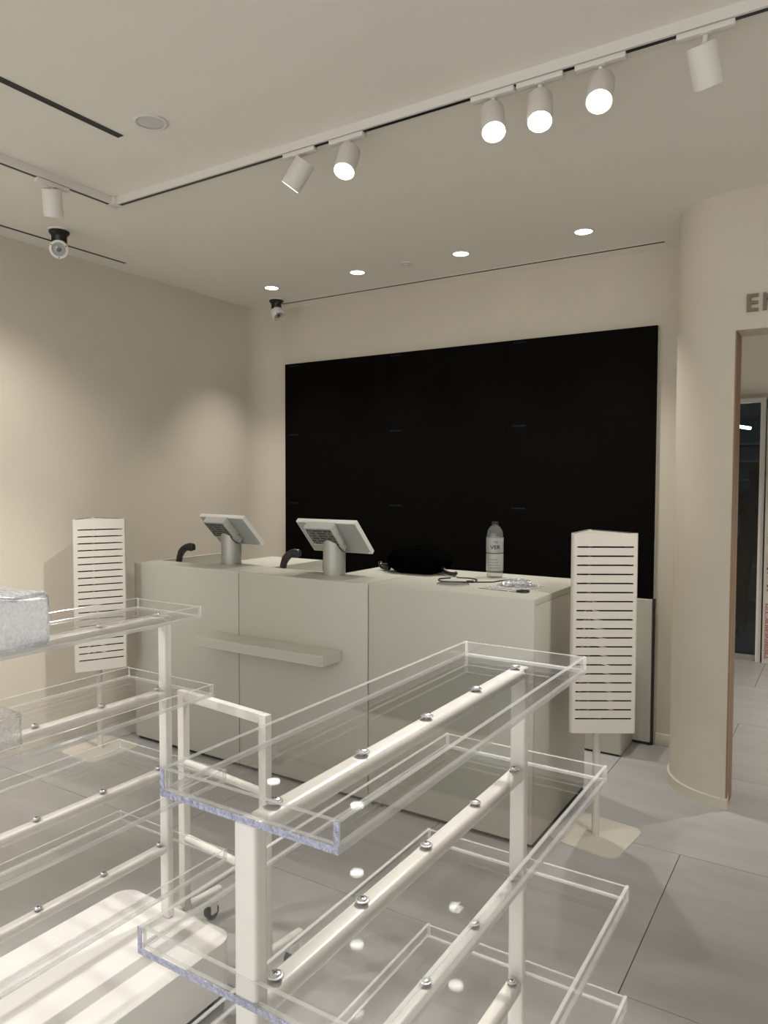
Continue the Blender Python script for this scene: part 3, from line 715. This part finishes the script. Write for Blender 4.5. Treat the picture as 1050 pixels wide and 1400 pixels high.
for (x, z, tl, sd, lab) in ((-1.030, 2.752, 60, .12, 'lit white track spotlight, first of three neighbours after the gap in the track'), (-.866, 2.746, 62, .0, 'lit white track spotlight, middle one of three close neighbours'), (-.672, 2.752, 56, -.1, 'lit white track spotlight closest to the unlit spotlight by the doorway'), (-1.625, 2.757, 62, -.45, 'lit white track spotlight beside the spotlight tilted sideways')):
    spot((x, yt, z), tocam(x, yt, tl, sd), 'x', True, lab, 'spotlights turned to the racks', adj=.0)
spot((-1.862, yt, 2.757), (-.60, -.12, -.80), 'x', True, 'white track spotlight tilted sideways with a thin lit rim', None, adj=.01)
spot((-.372, yt, 2.742), (.12, .52, -.85), 'x', False, 'unlit white track spotlight pointing down toward the doorway', None)
spot((TX0 - TW / 2, 1.985, 2.762), (-.28, .28, -.92), 'y', True, 'white track spotlight hanging over the slotted stand at the side wall', None, watts=SPOT_W * .18, angle=60)
# further along the track: spotlights added out of view for their light
lab2 = 'added unseen track spotlight further along the track, aimed at the side wall'
for yy, dd in ((1.25, (-.96, .92, -1.2)), (.45, (-.62, .35, -.77))):
    spot((TX0 - TW / 2, yy, 2.757), dd, 'y', True, lab2, 'added spotlights aimed at the side wall', watts=SPOT_W * 0.75, angle=64)
for yy, dd in ((.85, (.72, .15, -1.3)), (.15, (.62, .45, -1.3))):  # added out of view to brighten the parcel rack and plinth
    spot((TX0 - TW / 2, yy, 2.757), dd, 'y', True, 'added unseen track spotlight further along the track, aimed down at the rack with parcels', 'added spotlights aimed at the rack with parcels', watts=SPOT_W * 0.95, angle=46)
lab3 = 'added unseen track spotlight further along the cross track'
for xx, dd in ((.25, (-.55, .30, -.62)), (.75, (-.62, .18, -.62)), (1.5, (-.1, -.5, -.8))):  # added out of view for extra light from the cross track
    spot((xx, yt, 2.757), dd, 'x', True, lab3, 'added spotlights further along the cross track', watts=SPOT_W * .4, angle=56)

def downlight(x, y_, label):
    t = thing('downlight', label, 'downlight', (x, y_, ZC), group='downlights above the counter')
    bm = nb(); lathe(bm, [(.047, -.0004), (.056, -.0004), (.057, -.003), (.050, -.005), (.046, -.004), (.0455, -.0004)], 32); obj('trim_ring', bm, M_track, t)
    bm = nb(); lathe(bm, [(0, -.0015), (.0455, -.0015), (.0455, -.0006), (0, -.0006)], 28); obj('lens', bm, M_dlens, t)
    ld = bpy.data.lights.new('downlight_beam', 'SPOT'); ld.energy = DOWN_W; ld.spot_size = math.radians(84); ld.spot_blend = 1.0; ld.shadow_soft_size = .03; ld.color = (1, .955, .87)
    lo = bpy.data.objects.new('downlight_beam', ld); COL.objects.link(lo); lo.parent = t; lo.location = (0, 0, -.012)
for x, lb_ in ((-3.39, 'lit recessed downlight beside the corner ball camera'), (-2.673, 'lit recessed downlight second from the corner ball camera'), (-1.941, 'lit recessed downlight third from the corner ball camera'), (-1.216, 'lit recessed downlight closest to the rounded wall end')): downlight(x, 3.92, lb_)

t = thing('ceiling_speaker', 'round white flush speaker grille in the ceiling', 'speaker', (-2.219, 1.89, ZC))
bm = nb(); lathe(bm, [(.048, -.0004), (.062, -.0004), (.063, -.004), (.055, -.007), (.048, -.005)], 36); obj('ring', bm, M_track, t)
bm = nb(); lathe(bm, [(0, -.004), (.047, -.004), (.047, -.0005), (0, -.0005)], 32); obj('grille', bm, mat('pale_grille', (.62, .62, .62), .6, noise=.1, nscale=300), t)
t = thing('smoke_detector', 'small flat white disc on the ceiling between two downlights', 'detector', (-2.309, 3.92, ZC))
bm = nb(); lathe(bm, [(0, -.008), (.034, -.008), (.040, -.005), (.041, -.0004), (0, -.0004)], 28); obj('body', bm, M_track, t)
bm = nb(); lathe(bm, [(0, -.011), (.014, -.011), (.016, -.0082), (0, -.0082)], 18); obj('sensor', bm, M_white, t)

def slot(a, b, label, wv=.0125):
    t = thing('slot_diffuser', label, 'air slot', (a[0], a[1], ZC), group='narrow black air slots in the ceiling')
    dx, dy = b[0] - a[0], b[1] - a[1]
    bm = nb(); f = nb()
    if abs(dx) > abs(dy):
        bx(bm, (0, -wv, -.0015), (dx, wv, -.0004)); bx(f, (-.004, -wv - .004, -.0026), (dx + .004, -wv, -.0003)); bx(f, (-.004, wv, -.0026), (dx + .004, wv + .004, -.0003))
    else:
        bx(bm, (-wv, 0, -.0015), (wv, dy, -.0004)); bx(f, (-wv - .004, -.004, -.0026), (-wv, dy + .004, -.0003)); bx(f, (wv, -.004, -.0026), (wv + .004, dy + .004, -.0003))
    obj('slot', bm, M_kick, t); obj('edge_trim', f, M_ceil, t)
slot((-3.63, 4.318), (-.886, 4.318), 'long black air slot in the ceiling along the screen wall')
slot((-3.772, -.6), (-3.772, 3.011), 'black air slot in the ceiling along the plain side wall')
slot((-2.408, -.6), (-2.408, 1.908), 'black air slot in the ceiling beside the round speaker', .019)

def camera_unit(loc, rz, tilt, label):
    t = thing('security_camera', label, 'camera', loc, rz, group='security cameras')
    bm = nb(); lathe(bm, [(0, -.0004), (.058, -.0004), (.058, -.005), (.050, -.009), (0, -.009)], 30); obj('ceiling_plate', bm, M_white, t)
    bm = nb(); lathe(bm, [(0, -.0092), (.052, -.0092), (.053, -.016), (.046, -.026), (.036, -.032), (.034, -.060), (.026, -.070), (0, -.072)], 24); bx(bm, (-.038, -.012, -.075), (-.028, .012, -.03)); bx(bm, (.028, -.012, -.075), (.038, .012, -.03)); obj('bracket', bm, M_black, t)
    a = math.radians(tilt); d = Vector((0, -math.cos(a), -math.sin(a))); c = Vector((0, -.012, -.104)); mt = Matrix.Translation(c) @ d.to_track_quat('Z', 'Y').to_matrix().to_4x4()
    bm = nb(); lathe(bm, [(0, -.050), (.022, -.048), (.038, -.036), (.046, -.015), (.048, .008), (.047, .022), (.036, .026), (.034, .018), (0, .016)], 30, mtx=mt); hd_ = obj('head', bm, M_white, t)
    bm = nb(); lathe(bm, [(.034, .0185), (.025, .026), (.012, .030), (0, .031)], 24, mtx=mt); obj('lens_glass', bm, M_smoke, hd_)
    bm = nb(); lathe(bm, [(0, .0165), (.013, .0165), (.012, .024), (0, .0245)], 18, mtx=mt); obj('lens', bm, M_black, hd_)
    for k in range(3):
        an = k * 2 * PI / 3 + .5; bm = nb(); cyl(bm, (.041 * math.cos(an), .041 * math.sin(an), .020), (.041 * math.cos(an), .041 * math.sin(an), .0265), .0032, n=8); bmesh.ops.transform(bm, matrix=mt, verts=bm.verts); obj('screw', bm, M_dark, hd_)
camera_unit((-3.578, 2.43, ZC), math.radians(50), 22, 'white ball camera on black bracket facing out, near the side wall')
camera_unit((-3.578, 4.19, ZC), math.radians(82), 52, 'white ball camera on black bracket in the room corner by the screens')

def passage_fill_light(x, y_):  # unseen downlights added to brighten the passage
    t = thing('added_passage_downlight', 'added unseen downlight in the low ceiling of the passage', 'downlight', (x, y_, PZ), group='added downlights in the passage')
    bm = nb(); lathe(bm, [(.047, -.0004), (.056, -.0004), (.057, -.003), (.050, -.005), (.046, -.004), (.0455, -.0004)], 32); obj('trim_ring', bm, M_track, t)
    bm = nb(); lathe(bm, [(0, -.0015), (.0455, -.0015), (.0455, -.0006), (0, -.0006)], 28); obj('lens', bm, M_dlens, t)
    ld = bpy.data.lights.new('downlight_beam', 'SPOT'); ld.energy = 80; ld.spot_size = math.radians(130); ld.spot_blend = .8; ld.shadow_soft_size = .03; ld.color = (1, .95, .88)
    lo = bpy.data.objects.new('downlight_beam', ld); COL.objects.link(lo); lo.parent = t; lo.location = (0, 0, -.012)
for q in ((.45, 4.9), (.45, 6.2)): passage_fill_light(*q)
